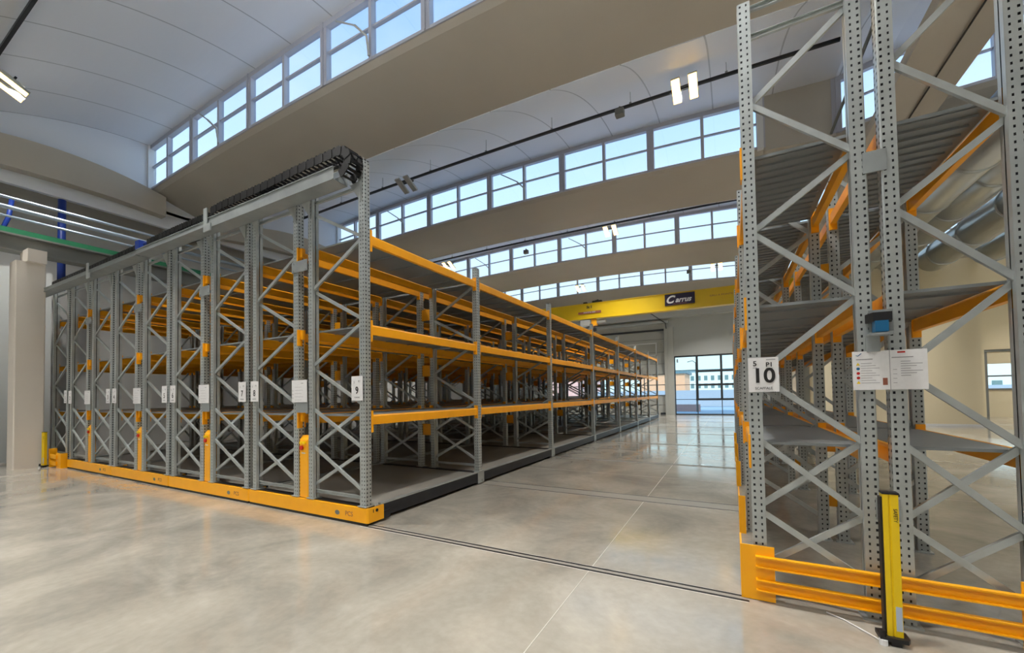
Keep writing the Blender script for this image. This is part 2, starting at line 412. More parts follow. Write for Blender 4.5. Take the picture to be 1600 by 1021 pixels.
c = MB(); c.tube([(-12.9, -.9, 5.7), (-12.9, -.9, 7.2)], .13, 12); c.tube([(-12.9, -.9, 5.8), (-14.58, -.9, 5.8)], .06, 8); c.tube([(-12.9, -.75, 5.9), (-12.9, -.55, 6.6), (-12.9, -.5, 7.1)], .05, 8); tag(c.build('drainpipe', 'pipe_blue', smooth=True), 'blue vertical pipe at the extreme left above the green rail', 'pipe')
w = MB(); w.box(-14.6, -14.0, -2.2, -1.7, 0, 9); struct('column_side', w, 'wall_grey')
w = MB(); w.box(-13.1, -12.95, -1.25, -.95, 1.35, 1.6); w.box(-13.1, -12.9, -1.2, -1.0, 1.6, 1.9); tag(w.build('wall_socket_box', 'dark_channel'), 'dark box on the wall at the left edge of the picture', 'electrical box')
w = MB(); w.box(-13.5, -13.1, -1.6, .3, 0, 5.3); struct('wall_left_return', w, 'wall_grey')

# floor rails: twin slots with pale cast edges
def rail(y, x0=-.06, x1=4.12, w_=.11):
    r = MB(); r.box(x0, x1, y-w_/2-.012, y+w_/2+.010, 0, .0012, 0); r.box(x0, x1, y-w_/2, y-w_/2+.026, .0012, .003, 1); r.box(x0, x1, y+w_/2-.026, y+w_/2, .0012, .003, 1)
    r.box(x0, x1, y-w_/2+.03, y+w_/2-.03, .0012, .0025, 2)
    struct('floor_rail', r, ['joint', 'black', 'rail_fill'])
for y, ww in ((-.06, .10), (2.68, .34), (5.97, .16), (9.6, .16), (13.2, .16), (16.7, .16), (20.2, .16), (23.2, .16)): rail(y, w_=ww)
r = MB(); r.box(2.863, 2.869, -4, 27, 0, .0015); r.box(-14, 24, 8.25, 8.256, 0, .0015); r.box(-14, 24, 4.4, 4.406, 0, .0012); struct('floor_joint', r, 'joint')

# ------------------------------------------------------------------ racks
def post_mesh(h, w=.10, d=.10, sgn=1, name='post', z0=0., pitch=.05):
    """roll-formed upright: perforated face towards the aisle (sgn=+1: +X), flanges with a dotted line of holes; origin at the aisle-side face centre"""
    b = MB(); X = lambda u: -sgn*u     # u goes from the aisle face inwards
    def panel(fn, us, holes):          # fn(u,z)->xyz ; us grid lines ; holes = indexes of punched columns
        n = int((h-z0)/pitch)
        for i in range(n):
            za, zb = z0+i*pitch, z0+(i+1)*pitch; h0, h1 = za+pitch*.30, za+pitch*.66
            for c in range(len(us)-1):
                u0, u1 = us[c], us[c+1]
                if c in holes:
                    b.face([fn(u0, za), fn(u1, za), fn(u1, h0), fn(u0, h0)]); b.face([fn(u0, h1), fn(u1, h1), fn(u1, zb), fn(u0, zb)])
        for c in range(len(us)-1):
            if c not in holes:
                b.face([fn(us[c], z0), fn(us[c+1], z0), fn(us[c+1], z0+n*pitch), fn(us[c], z0+n*pitch)])
    hw = w/2
    panel(lambda u, z: (X(0), u, z), [-hw+.006, -.034, -.016, -.006, .006, .016, .034, hw-.006], {1, 5})
    for s in (-1, 1):
        b.face([(X(0), s*(hw-.006), z0), (X(.008), s*hw, z0), (X(.008), s*hw, h), (X(0), s*(hw-.006), h)])
        panel(lambda u, z, s=s: (X(u), s*hw, z), [.008, .014, .028, .058, .069, .080, d], {1, 3} if s < 0 else set())
        b.face([(X(d), s*hw, z0), (X(d), s*hw, h), (X(d), s*.006, h), (X(d), s*.006, z0)])
    # stiffening groove, then dark sheets that paint the shade inside the post
    b.box(min(X(.002), X(.006)), max(X(.002), X(.006)), -.005, .005, z0, h-.002)
    b.box(min(X(.010), X(d-.012)), max(X(.010), X(d-.012)), -hw+.009, -hw+.011, z0+.02, h-.01, 1)     # dark sheet standing in for shade behind the holes
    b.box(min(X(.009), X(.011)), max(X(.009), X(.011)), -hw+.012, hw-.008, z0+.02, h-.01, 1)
    # base plate
    b.box(min(X(-.02), X(d+.03)), max(X(-.02), X(d+.03)), -hw-.02, hw+.02, z0, z0+.012)
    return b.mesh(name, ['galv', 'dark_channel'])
ZIG_R = [(4.16,3.67),(3.11,3.64),(3.07,2.60),(2.05,2.55),(1.99,1.50),(1.44,.96),(.95,1.47),(.93,.42),(.42,.92)]
def brace_mesh(x0, z0, x1, z1, dy, name='brace', w=.042):
    b = MB(); b.channel((x0, dy, z0), (x1, dy, z1), w, .026, .004, up=(0, 0, 1))
    # bolt heads at both ends
    for x, z in ((x0, z0), (x1, z1)): b.tube([(x, dy-.018, z), (x, dy+.018, z)], .010, 6)
    return b.mesh(name, 'galv')
MC = {}
def cached(key, fn):
    if key not in MC: MC[key] = fn()
    return MC[key]
def upright_frame(root, xr, y, depth, h, z0, zig, horiz, split, pw=.10, dir_=1):
    """two posts and their bracing. xr = right-hand (+X) outer face; the frame reaches depth towards -X"""
    xm0, xm1 = -pw+.015, -depth+pw-.015
    hz = [z for z in horiz if z < h-.03]
    f = bpy.data.objects.new('upright_frame', None); C.objects.link(f); f.parent = root; f.location = (xr, y, 0); f.empty_display_size = .1
    for z in hz: link('rung', cached(('h', depth, z), lambda: MB().channel((xm0, 0, z), (xm1, 0, z), .042, .026, .004).mesh('rung', 'galv')), f, (0, 0, 0))
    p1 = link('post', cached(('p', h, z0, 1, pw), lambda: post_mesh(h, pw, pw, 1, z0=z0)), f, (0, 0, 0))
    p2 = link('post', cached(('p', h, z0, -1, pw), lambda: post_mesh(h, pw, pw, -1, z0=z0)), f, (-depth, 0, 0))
    use = [(a, b) for a, b in zig if max(a, b) < h-.03]
    if split:
        for i, (zl, zr) in enumerate(use):
            dy = -.013 if i % 2 else .013
            k = ('b', depth, zl, zr, pw, dy)
            link('brace', cached(k, lambda: brace_mesh(xm1, zl, xm0, zr, dy)), f, (0, 0, 0))
    else:
        def allb():
            b = MB()
            for i, (zl, zr) in enumerate(use):
                dy = -.013 if i % 2 else .013
                b.channel((xm1, dy, zl), (xm0, dy, zr), .042, .026, .004)
            return b.mesh('bracing', 'galv')
        o = link('bracing', cached(('bb', depth, h, pw), allb), f, (0, 0, 0)); o['kind'] = 'stuff'
    return f
def beam_mesh(length, h=.125, t=.05):
    b = MB()
    prof_h = h/2
    prof = [(-t/2, -prof_h), (t/2, -prof_h), (t/2, prof_h-.02), (t/2-.012, prof_h), (-t/2+.012, prof_h), (-t/2, prof_h-.02)]
    b.sweep(prof, (0, 0, 0), (0, length, 0))
    for y in (-.0, length):      # end connectors with their hooks
        s = 1 if y == 0 else -1
        b.box(-.034, .034, y-.003 if s > 0 else y-.02, y+.02 if s > 0 else y+.003, -prof_h-.06, prof_h+.05)
    return b.mesh('beam', 'orange_beam')
def deck_mesh(wid, length, ribs):
    b = MB(); hh = .016
    b.box(-wid/2, wid/2, 0, length, 0, .006)
    b.box(-wid/2, wid/2, 0, .012, -hh, 0); b.box(-wid/2, wid/2, length-.012, length, -hh, 0)
    n = max(2, int(length/(.12 if ribs else .45)))
    for i in range(n):
        y = (i+.5)*length/n
        if ribs: b.box(-wid/2+.05, wid/2-.05, y-.03, y+.03, -.016, 0)
        else: b.box(-wid/2+.05, wid/2-.05, y-.006, y+.006, -hh, 0)
    return b.mesh('shelf_deck', 'deck')
LEVELS = (1.31, 2.47, 3.64)
def row(root, xr, depth, ys, z0, front_h, rear_h, zig, horiz, nsplit, pw=.10, levels=LEVELS, ribs_top=False, base=True, bh=.125):
    for i, y in enumerate(ys):
        upright_frame(root, xr, y, depth, front_h if i == 0 else rear_h, z0, zig, horiz, i < nsplit, pw)
    for i in range(len(ys)-1):
        ya, yb = ys[i]+pw/2+.002, ys[i+1]-pw/2-.002; L = round(yb-ya, 3)
        for j, z in enumerate(levels):
            for x in (xr-.04, xr-depth+.04):
                link('beam', cached(('beam', L, bh), lambda: beam_mesh(L, bh)), root, (x, ya, z))
            rib = ribs_top and j == len(levels)-1
            link('shelf_deck', cached(('deck', L, depth, rib), lambda: deck_mesh(depth-.135, L, rib)), root, (xr-depth/2, ya, z+bh/2-.004))
def sign_plate(root, x, y, z, w, h, num, extra=False):
    b = MB(); b.box(-w/2, w/2, -.002, .002, -h/2, h/2)
    s = b.build('number_sign', 'paper', root, loc=(x, y, z))
    if extra:
        text('sign_number', num, .155, (.0, -.0045, -.012), 'ink', s, bold=.0035)
        text('sign_text', '5', .055, (-.055, -.0045, .085), 'ink', s, bold=.001)
        text('sign_text', 'P1', .048, (.04, -.0045, .075), 'ink', s, bold=.001)
        text('sign_text', 'SCAFFALE', .026, (0, -.0045, -.105), 'ink', s)
        b = MB(); b.box(-.07, -.04, -.0035, -.003, .052, .056); b.box(.015, .065, -.0035, -.003, .048, .051); b.box(.02, .08, -.0035, -.003, .112, .118); b.build('printed_lines', 'grey_ink', s)
    else:
        text('sign_number', num, .13, (0, -.0045, -.03), 'ink', s, bold=.001, sx=.9)
        text('sign_text', '5', .04, (-w*.25, -.0045, .075), 'grey_ink', s)
        text('sign_text', 'P1', .04, (w*.22, -.0045, .085), 'grey_ink', s)
        text('sign_text', 'SCAFFALE', .022, (0, -.0045, -.115), 'grey_ink', s)
    return s
def notice(root, x, y, z, w, h, two=False):
    b = MB(); b.box(-w/2, w/2, -.003, .003, -h/2, h/2)
    s = b.build('notice_board', 'paper', root, loc=(x, y, z))
    L = MB(); yy = -.0038
    def ln(u, v, l_, t=.004): L.box(u, u+l_, yy-.0004, yy, v, v+t)
    if two:
        b = MB(); b.box(.003, .006, -.0045, -.003, -h/2, h/2); b.build('sheet_edge', 'grey_ink', s)
        ln(-w/2+.02, h*.28, .09, .006); ln(.015, h*.3, .11, .006)
        for i in range(9): ln(-w/2+.045, h*.18-i*.017, .06+.02*((i*7) % 3), .003)
        for i in range(7): ln(.06, h*.2-i*.016, .05+.03*((i*5) % 3), .004)
        for i in range(4): ln(.02, h*.0-i*.03, .02, .003)
        b = MB()
        for i, mi in enumerate((0, 1, 2, 2, 0)):
            zc = h*.17-i*.032; xc = -w/2+.03
            if mi == 0: b.prism([(xc-.01, 0), (xc+.01, 0), (xc, 0)], 0, 0, 0); b.face([(xc-.011, yy, zc-.009), (xc+.011, yy, zc-.009), (xc, yy, zc+.011)], 0)
            else: b.face([(xc+.010*math.cos(a*PI/6), yy, zc+.010*math.sin(a*PI/6)) for a in range(12)], mi)
        b.build('warning_symbols', ['yellow', 'blue', 'red'], s)
        b = MB(); b.box(.045, .085, yy-.0004, yy, h*.42, h*.46); b.build('red_mark', 'red', s)
        b = MB(); b.box(-.035, -.01, yy-.0004, yy, -h*.38, -h*.2); b.build('stamp', 'pink', s)
        b = MB(); b.tube([(-w/2+.02, yy, h*.40), (-w/2+.03, yy, h*.38), (-w/2+.05, yy, h*.45)], .0025, 5); b.build('tick_mark', 'blue', s)
    else:
        ln(w*.12, h*.34, .05, .008)
        for i in range(5): ln(-w*.3, h*.18-i*.045, w*(.45+.1*(i % 2)), .003)
        for i in range(3): ln(-w*.44, h*.0-i*.05, .012, .012)
    L.build('printed_lines', 'grey_ink', s)
    return s
def console(root, x, y, z0, z1):
    b = MB()
    b.prism([(-.115, -.045), (.07, -.06), (.115, -.03), (.115, .06), (-.115, .06)], 0, z1-z0-.06)
    i = len(b.v); t = z1-z0
    b.face([(-.115, -.045, t-.06), (.07, -.06, t-.06), (.07, -.0, t), (-.115, .0, t)]); b.face([(-.115, 0, t), (.07, 0, t), (.115, .06, t), (-.115, .06, t)])
    b.face([(.07, -.06, t-.06), (.115, -.03, t-.06), (.115, .06, t), (.07, 0, t)]); b.face([(-.115, -.045, t-.06), (-.115, 0, t), (-.115, .06, t), (-.115, .06, t-.06)])
    o = b.build('control_console', 'orange', root, loc=(x, y, z0))
    for dx, dz, m_, r in ((-.06, -.10, 'yellow', .022), (.02, -.095, 'yellow', .022), (-.05, -.17, 'red', .03)):
        p = MB(); p.tube([(dx, -.052-.01*(dx > 0), t+dz), (dx, -.078-.01*(dx > 0), t+dz)], r, 12); p.build('push_button', m_, o)
    p = MB(); p.box(-.06, .02, -.058, -.05, t-.25, t-.235); p.build('nameplate', 'white', o)
    return o

YL = [-.03, 2.56, 5.97, 9.62, 13.16, 16.74, 20.1, 23.24]
FD = 1.11
HZ = (.33, 4.32)
def carriage(root, first=False):
    w = 2.48
    # orange front bumper beam wrapping the right-hand corner
    b = MB(); prof = [(-w+.0, -.10), (.03, -.10), (.05, -.08), (.05, .17), (.03, .17), (.03, -.06), (-w, -.06)]
    b.prism(prof, .035, .215)
    o = b.build('front_bumper', 'orange', root)
    k = MB(); k.box(-w, .03, -.095, -.06, .0, .035); k.box(.03, .052, .17, .28, .03, .13); k.build('rubber_strip', 'rubber', o)
    k = MB(); k.tube([(.049, .05, .17), (.058, .05, .17)], .02, 10); k.build('bumper_sensor', 'black', o); k = MB(); k.box(.049, .053, -.01, .0, .15, .19); k.build('bumper_slot', 'black', o)
    text('bumper_lettering', 'PCS', .085, (-.28, -.1015, .12), 'pink', o)
    k = MB(); k.face([(-.50+.045*math.cos(a*PI/8), -.1012, .115+.03*math.sin(a*PI/8)) for a in range(16)]); k.build('bumper_emblem', 'runway', o)
    k = MB(); k.box(-w+.02, .01, -.055, .05, .19, .226); k.build('front_channel', 'black', root)
    # long side channels (galvanised, web coloured dark for its shadow) with joints at the frames
    for s, x in ((1, 0), (-1, -w+.02)):
        for i in range(len(YL)-1):
            ya, yb = YL[i]+.1, YL[i+1]-.1
            if i == 0: ya = .17
            c = MB(); c.box(x-.05*(s > 0), x+.05*(s < 0), ya, yb, .205, .225, 0)
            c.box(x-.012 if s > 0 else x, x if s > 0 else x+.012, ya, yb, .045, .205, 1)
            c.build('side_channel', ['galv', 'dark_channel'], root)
        for i in range(1, len(YL)):
            c = MB(); c.box(x-.08 if s > 0 else x-.01, x+.01 if s > 0 else x+.08, YL[i]-.1, YL[i]+.1, .02, .226); c.tube([(x, YL[i]+.04, .06), (x+s*.02, YL[i]+.04, .06)], .025, 10)
            c.build('wheel_box', 'galv', root)
    for i in range(len(YL)-1):
        c = MB(); c.box(-w+.04, -.03, YL[i]+.06, YL[i+1]-.06, .19, .20); c.build('base_deck', 'base_plate', root)
    for i in range(1, len(YL)):
        c = MB(); c.box(-w+.03, -.02, YL[i]-.05, YL[i]+.05, .10, .212); c.build('cross_beam', 'dark_channel', root)
labels = {
 0: 'mobile storage rack carrying rows 8 and 9, nearest the open aisle',
 1: 'mobile storage rack carrying rows 6 and 7, left of rows 8 and 9',
 2: 'mobile storage rack carrying rows 4 and 5, in the middle of the parked block',
 3: 'mobile storage rack carrying rows 2 and 3, farthest left of the orange fronted ones'}
offs = (0, -2.56, -5.11, -7.66)
proto = thing('mobile_rack', labels[0], 'storage rack', (0, 0, 0), 'mobile racks parked side by side')
carriage(proto)
for xr in (0, -1.33):
    row(proto, xr, FD, YL, .226, 4.66, 3.95, ZIG_R, HZ, 4)
console(proto, -1.20, -.02, .226, 1.08)
notice(proto, -1.27, -.10, 1.70, .33, .31)
b = MB(); b.box(-1.35, -1.1, -.097, -.09, 1.40, 1.55); b.build('support_plate', 'galv_dull', proto)
b = MB(); b.box(-1.44, -1.10, -.098, -.09, 3.38, 3.54)
for x in (-1.4, -1.14):
    for z in (3.41, 3.51): b.tube([(x, -.108, z), (x, -.09, z)], .012, 6)
b.build('tie_plate', 'galv_dull', proto)
for z in (1.31, 2.47, 3.64):
    b = MB(); b.box(-1.34, -1.318, -.09, -.02, z-.13, z+.10); b.prism([(-1.31, -.06), (-1.26, -.06), (-1.26, -.02), (-1.31, -.02)], z-.04, z+.09); b.build('orange_connector', 'orange_beam', proto)
    b = MB(); b.box(-.022, .004, .02, .05, z-.16, z+.12); b.build('beam_connector', 'orange_beam', proto)
for i in range(1, len(YL)):                      # orange row spacers between the two back-to-back rows
    for z in (.95, 2.1, 3.2):
        b = MB(); b.box(-1.33, -1.11, YL[i]-.01, YL[i]+.01, z-.11, z+.11); b.build('row_spacer', 'orange_beam', proto)
# energy chain brackets at the post tops
for x in (-.03, -1.33, -1.02, -2.24):
    b = MB()
    b.sweep([(0, 0), (.2, 0), (.2, -.26)], (x-.22, -.094, 4.36), (x-.22, -.086, 4.36))
    b.build('gusset_plate', 'galv', proto)
def copy_tree(o, parent=None, depth=0):
    c = o.copy(); C.objects.link(c); c.parent = parent
    for ch in list(o.children): copy_tree(ch, c)
    return c
racks = [proto]
for k in (1, 2, 3):
    c = copy_tree(proto); c.location = (offs[k], 0, 0); c['label'] = labels[k]; racks.append(c)
nums = (('9', '8'), ('7', '6'), ('5', '4'), ('3', '2'))
for k, r in enumerate(racks):
    sign_plate(r, -.12, -.1, 1.715, .2, .31, nums[k][0]); sign_plate(r, -2.35, -.1, 1.715, .2, .31, nums[k][1])

# fixed single row at the far left
fix = thing('fixed_rack', 'single fixed storage rack with row 1, against the left wall side', 'storage rack', (0, 0, 0))
row(fix, -10.25, FD, YL, .0, 4.6, 3.95, ZIG_R, HZ, 3)
sign_plate(fix, -10.32, -.1, 1.73, .18, .31, '1')
b = MB(); b.box(-10.32, -10.22, -.07, .0, .9, 1.6); b.build('control_box', 'galv_dull', fix)
g = thing('rack_guard', 'orange floor guard in front of the leftmost rack', 'rack guard', (-10.4, -.2, 0))
b = MB(); b.prism([(-.1, .0), (.2, .0), (.2, .12), (.18, .12), (.18, .02), (-.1, .02)], 0, .36); b.build('corner_plate', 'orange', g)
for z in (.06, .22):
    b = MB(); b.box(-.45, .0, -.03, .0, z, z+.1); b.build('guard_rail', 'orange', g)
b = MB(); b.prism([(-.52, -.03), (-.42, -.03), (-.42, .1), (-.52, .1)], 0, .45); b.build('guard_post', 'orange', g)

# ------------------------------------------------------------------ energy chains and their tray
def tray(x0, x1, z, h):
    t = MB(); y0, y1 = -.31, -.095
    t.box(x0, x1, y0, y0+.004, z, z+h); t.box(x0, x1, y1-.004, y1, z, z+h); t.box(x0, x1, y0, y1, z, z+.005)
    t.box(x0, x1, y0-.012, y0, z, z+.012); t.box(x0, x1, y0-.012, y0, z+h-.01, z+h)
    return t
for x0, x1, z, h, lab in ((-3.25, -.28, 4.34, .17, 'tall galvanised cable tray above rows 8 and 9'), (-5.85, -3.25, 4.38, .10, 'shallower galvanised cable tray above rows 6 and 7'), (-12.1, -5.85, 4.37, .09, 'long galvanised cable tray running over the left rows')):
    tag(tray(x0, x1, z, h).build('cable_tray', 'galv_dull'), lab, 'cable tray', 'cable trays over the racks')
def chain(pts, wid=.15, th=.09, pitch=.075):
    """articulated links along a polyline in the XZ plane"""
    b = MB(); P = [Vector(p) for p in pts]
    L = [0]
    for i in range(1, len(P)): L.append(L[-1]+(P[i]-P[i-1]).length)
    n = int(L[-1]/pitch); yc = -.20
    def at(s):
        for i in range(1, len(P)):
            if s <= L[i]: 
                t = (s-L[i-1])/(L[i]-L[i-1]); return P[i-1].lerp(P[i], t), (P[i]-P[i-1]).normalized()
        return P[-1], (P[-1]-P[-2]).normalized()
    for i in range(n):
        c, d = at((i+.5)*pitch); nrm = Vector((-d.y, d.x))
        hl = pitch*.56
        for sy in (-1, 1):          # side plates, each overlapping the next
            q = wid/2 + (.006 if i % 2 else 0)
            ring = []
            for a, bb in ((-hl, -th/2+.01), (-hl+.012, -th/2), (hl-.012, -th/2), (hl, -th/2+.01), (hl, th/2-.01), (hl-.012, th/2), (-hl+.012, th/2), (-hl, th/2-.01)):
                p = c+d*a+nrm*bb; ring.append((p.x, p.y))
            y0 = yc+sy*q; y1 = yc+sy*(q-.010); k = len(b.v)
            b.v += [(x, y0, z) for x, z in ring]+[(x, y1, z) for x, z in ring]; m = 8
            b.f.append(tuple(k+a for a in range(m))); b.mi.append(0); b.f.append(tuple(k+m+a for a in reversed(range(m)))); b.mi.append(0)
            for a in range(m): bb = (a+1) % m; b.f.append((k+a, k+bb, k+m+bb, k+m+a)); b.mi.append(0)
        for off in (-th/2, th/2):   # cross bars
            p = c+nrm*off; e = d*.014; f = nrm*.006
            q = [p-e-f, p+e-f, p+e+f, p-e+f]; k = len(b.v)
            b.v += [(a.x, yc-wid/2-.004, a.y) for a in q]+[(a.x, yc+wid/2+.004, a.y) for a in q]
            for t in ((0,1,2,3),(7,6,5,4),(0,4,5,1),(1,5,6,2),(2,6,7,3),(3,7,4,0)): b.f.append(tuple(k+a for a in t)); b.mi.append(0)
    return b
loop = [(-3.22, 4.62)]+[(-3.2+.3*i, 4.63+.006*i+.006*math.sin(i)) for i in range(1, 10)]+[(-.24, 4.69), (-.14, 4.675), (-.07, 4.63), (-.04, 4.56), (-.05, 4.49), (-.10, 4.43), (-.17, 4.40), (-.25, 4.39)]
o = thing('cable_chain', 'black articulated energy chain looping over the end of row 9', 'cable chain', (-1.6, -.03, 4.7), 'energy chains over the racks')
c = chain(loop, .19, .115, .085).build('chain_links', 'chain', o, loc=(1.6, .03, -4.7))
c = MB(); c.tube([(-3.1, -.20, 4.565), (-.3, -.20, 4.57)], .02, 8); c.build('cable', 'black', o, loc=(1.6, .03, -4.7))
tag(chain([(-5.48, 4.56), (-4.5, 4.58), (-3.3, 4.58)], .17, .09).build('cable_chain', 'chain'), 'black energy chain lying over rows 6 and 7', 'cable chain', 'energy chains over the racks')
tag(chain([(-10.6, 4.51), (-8, 4.52), (-5.95, 4.55)], .17, .085).build('cable_chain', 'chain'), 'black energy chain at the far end, over the leftmost rows', 'cable chain', 'energy chains over the racks')
for x, z, s, lab in ((-3.28, 4.40, .2, 'upright galvanised bracket between the two nearest cable chains'), (-8.15, 4.38, .16, 'small pale bracket under the farthest cable chain')):
    b = MB(); b.box(x-.05, x+.05, -.345, -.328, z-.12, z+s+.06);  
    b.box(x+.05, x+.16, -.345, -.328, z-.12, z)
    tag(b.build('chain_bracket', 'galv'), lab, 'bracket')
b = MB(); b.box(-5.94, -5.78, -.30, -.1, 4.5, 4.66); b.tube([(-5.78, -.2, 4.60), (-5.52, -.2, 4.60)], .04, 8)
tag(b.build('cable_clamp', 'pipe_blue'), 'dark blue clamp where two cable chains meet over rows 5 and 6', 'cable clamp')

# ------------------------------------------------------------------ right-hand rack (row 10 and the row behind it)
YR = [.03, 1.75, 4.35, 7.0, 9.7, 12.4, 15.1, 17.8]
ZIG10 = [(3.89,4.40),(3.87,3.33),(2.87,3.31),(2.83,2.28),(1.74,2.26),(1.72,1.23),(.72,1.22),(1.21,.70),(.26,.69),(.66,.25)]
rr = thing('fixed_rack', 'large fixed storage rack in the right foreground numbered 10', 'storage rack', (0, 0, 0))
for xr, dp, w_ in ((4.925, .765, .09), (5.70, .70, .09)):
    row(rr, xr, dp, YR, .0, 4.70, 3.95, ZIG10, (4.43, 4.66), 4, pw=w_, levels=(1.14, 2.22, 3.42), ribs_top=True, bh=.12)
sign_plate(rr, 4.262, -.03, 1.725, .2, .265, '10', True)
notice(rr, 4.995, -.03, 1.73, .39, .27, True)
for z in (.70, 3.12, 2.0):
    b = MB(); b.box(4.90, 5.03, -.024, -.016, z, z+.15); b.build('tie_plate', 'galv_dull', rr)
b = MB(); b.prism([(4.90, -.12), (5.0, -.12), (5.02, -.02), (4.88, -.02)], 2.06, 2.12); b.build('bracket', 'black', rr)
b = MB(); b.box(4.905, 4.975, -.14, -.07, 1.985, 2.06); b.build('cable_junction', 'blue', rr); b = MB(); b.box(4.88, 5.0, -.14, -.02, 1.965, 1.98); b.box(4.88, 4.95, -.05, -.02, 1.86, 1.97); b.build('junction_shelf', 'galv_dull', rr)
for i in range(1, len(YR)):
    for z in (.42, 1.0, 2.9):
        b = MB(); b.box(4.92, 5.0, YR[i]-.01, YR[i]+.01, z-.06, z+.06); b.build('row_spacer', 'orange_beam', rr)
for i in range(0, 5):
    for z in (1.14, 2.22, 3.42):
        b = MB(); b.box(4.150, 4.164, YR[i]-.045, YR[i]+.045, z-.14, z+.12); b.build('beam_connector', 'orange_beam', rr)
# orange guards
g = thing('rack_guard', 'orange corner guard with two steel rails in front of rack 10', 'rack guard', (4.07, -.05, 0))
b = MB(); b.prism([(0, 0), (.225, 0), (.225, .012), (.012, .012), (.012, .28), (0, .28)], .005, .415); b.build('corner_plate', 'orange', g)
for z in (.085, .26):
    def crail():
        b = MB(); h, t, d = .085, .010, .04
        prof = [(0, z), (d, z), (d, z+t), (t, z+t), (t, z+h-t), (d, z+h-t), (d, z+h), (0, z+h)]
        i = len(b.v); n = len(prof); x0, x1 = .10, 1.75
        b.v += [(x0, -d+(d-p), q) for p, q in prof]; b.v += [(x1, -d+(d-p), q) for p, q in prof]
        b.f.append(tuple(range(n))); b.f.append(tuple(n+a for a in reversed(range(n)))); b.mi += [0, 0]
        for a in range(n): c_ = (a+1) % n; b.f.append((a, c_, n+c_, n+a)); b.mi.append(0)
        return b
    crail().build('guard_rail', 'orange', g)
b = MB(); b.prism([(1.49, .002), (1.78, .002), (1.78, .25), (1.768, .25), (1.768, .014), (1.49, .014)], .005, .415); b.build('end_plate', 'orange', g)
for i, lab in ((1, 'orange post guard on the floor just behind the corner guard of rack 10'), (2, 'second orange post guard along the aisle side of rack 10'), (3, 'third orange post guard along the aisle side of rack 10'), (4, 'farthest orange post guard along the aisle side of rack 10')):
    b = MB(); y = YR[i]; b.prism([(4.085, y-.16), (4.15, y-.16), (4.15, y-.15), (4.095, y-.15), (4.095, y+.34), (4.085, y+.34)], 0, .42)
    tag(b.build('post_guard', 'orange'), lab, 'post guard', 'post guards along rack 10')
# light curtain posts
def light_curtain(x, y, h, label, mir=1, rz=0):
    t = thing('light_curtain', label, 'safety sensor', (x, y, 0)); t.rotation_euler = (0, 0, rz)
    b = MB(); b.prism([(-.032, -.03), (-.006, -.03), (-.002, -.024), (.002, -.024), (.006, -.03), (.042, -.03), (.046, -.026), (.046, .03), (-.032, .03)], .05, h); b.build('housing', 'yellow', t)
    b = MB(); b.box(-.044, -.032, -.022, .025, .06, h-.02); b.box(-.034, .048, -.032, .032, h, h+.012); b.build('lens_cover', 'black', t)
    b = MB(); b.prism([(-.075, -.06), (.06, -.06), (.075, -.03), (.075, .05), (-.075, .05)], .028, .052); b.tube([(-.06, -.045, .01), (-.06, -.045, .09)], .016, 10); b.box(-.02, .03, -.05, .03, 0, .03); b.build('foot', 'black', t)
    b = MB(); b.tube([(-.058, -.05, .0), (-.058, -.05, .035)], .022, 10); b.build('foot_nut', 'white', t)
    b = MB(); b.box(.012, .042, -.0315, -.0302, .09, .24); b.build('rating_label', 'fence_grey', t)
    text('brand_lettering', 'SAFETY', .026, (.027, -.0312, h-.13), 'ink', t, rot=(PI/2, PI/2, 0))
    return t
light_curtain(4.897, -.28, .935, 'yellow safety light curtain post in front of rack 10')
light_curtain(-10.93, -.30, .86, 'yellow and black safety post beside the pale column at the left', rz=.3)
c = MB(); c.tube([(4.60, -.04, .006), (4.68, -.10, .006), (4.76, -.2, .006), (4.84, -.31, .008), (4.86, -.33, .03)], .005, 6)
tag(c.build('floor_cable', 'white', smooth=True), 'thin pale cable from under the guard to the yellow post foot', 'cable')

# ------------------------------------------------------------------ overhead crane
cr = thing('overhead_crane', 'yellow overhead bridge crane spanning the hall below the roof', 'crane', (-4, 18.2, 5.75))
def cb(mb, n_, m_, p=cr): return mb.build(n_, m_, p, loc=(4, -18.2, -5.75))
b = MB(); b.box(-11.25, 6.9, 18.2, 18.65, 5.78, 6.62); b.box(-11.2, 6.9, 18.16, 18.2, 5.76, 5.81); b.box(-11.2, 6.9, 18.16, 18.69, 6.6, 6.63); girder = cb(b, 'girder', 'crane_yellow')
b = MB(); b.box(-11.75, -11.40, 17.2, 19.7, 5.80, 6.2); cb(b, 'end_carriage', 'crane_yellow')
b = MB(); b.box(6.9, 7.45, 17.2, 19.7, 5.84, 6.2); cb(b, 'end_carriage', 'crane_yellow')
b = MB(); b.box(1.20, 2.60, 18.145, 18.158, 6.0, 6.56); s = cb(b, 'crane_sign', 'navy')
def ct(body, size, x, z, m_, **k): 
    o = text('sign_lettering', body, size, (x+4, 18.135-18.2, z-5.75), m_, cr, **k); return o
ct('C', .52, 1.42, 6.27, 'white', bold=.018, shear=.35); ct('arrus', .36, 2.06, 6.24, 'white', bold=.012, shear=.35, sx=.95)
ct('GRU E PARANCHI', .08, 1.9, 6.055, 'pink')
ct('GRU A PONTE', .11, 3.75, 6.25, 'pink', sx=1.4)
ct('5t 1', .2, -2.75, 6.40, 'ink', bold=.01)
b = MB(); b.box(-3.4, -2.1, 18.15, 18.158, 6.05, 6.17); cb(b, 'capacity_plate', 'pink')
ct('PORTATA 5000', .10, -2.75, 6.11, 'white')
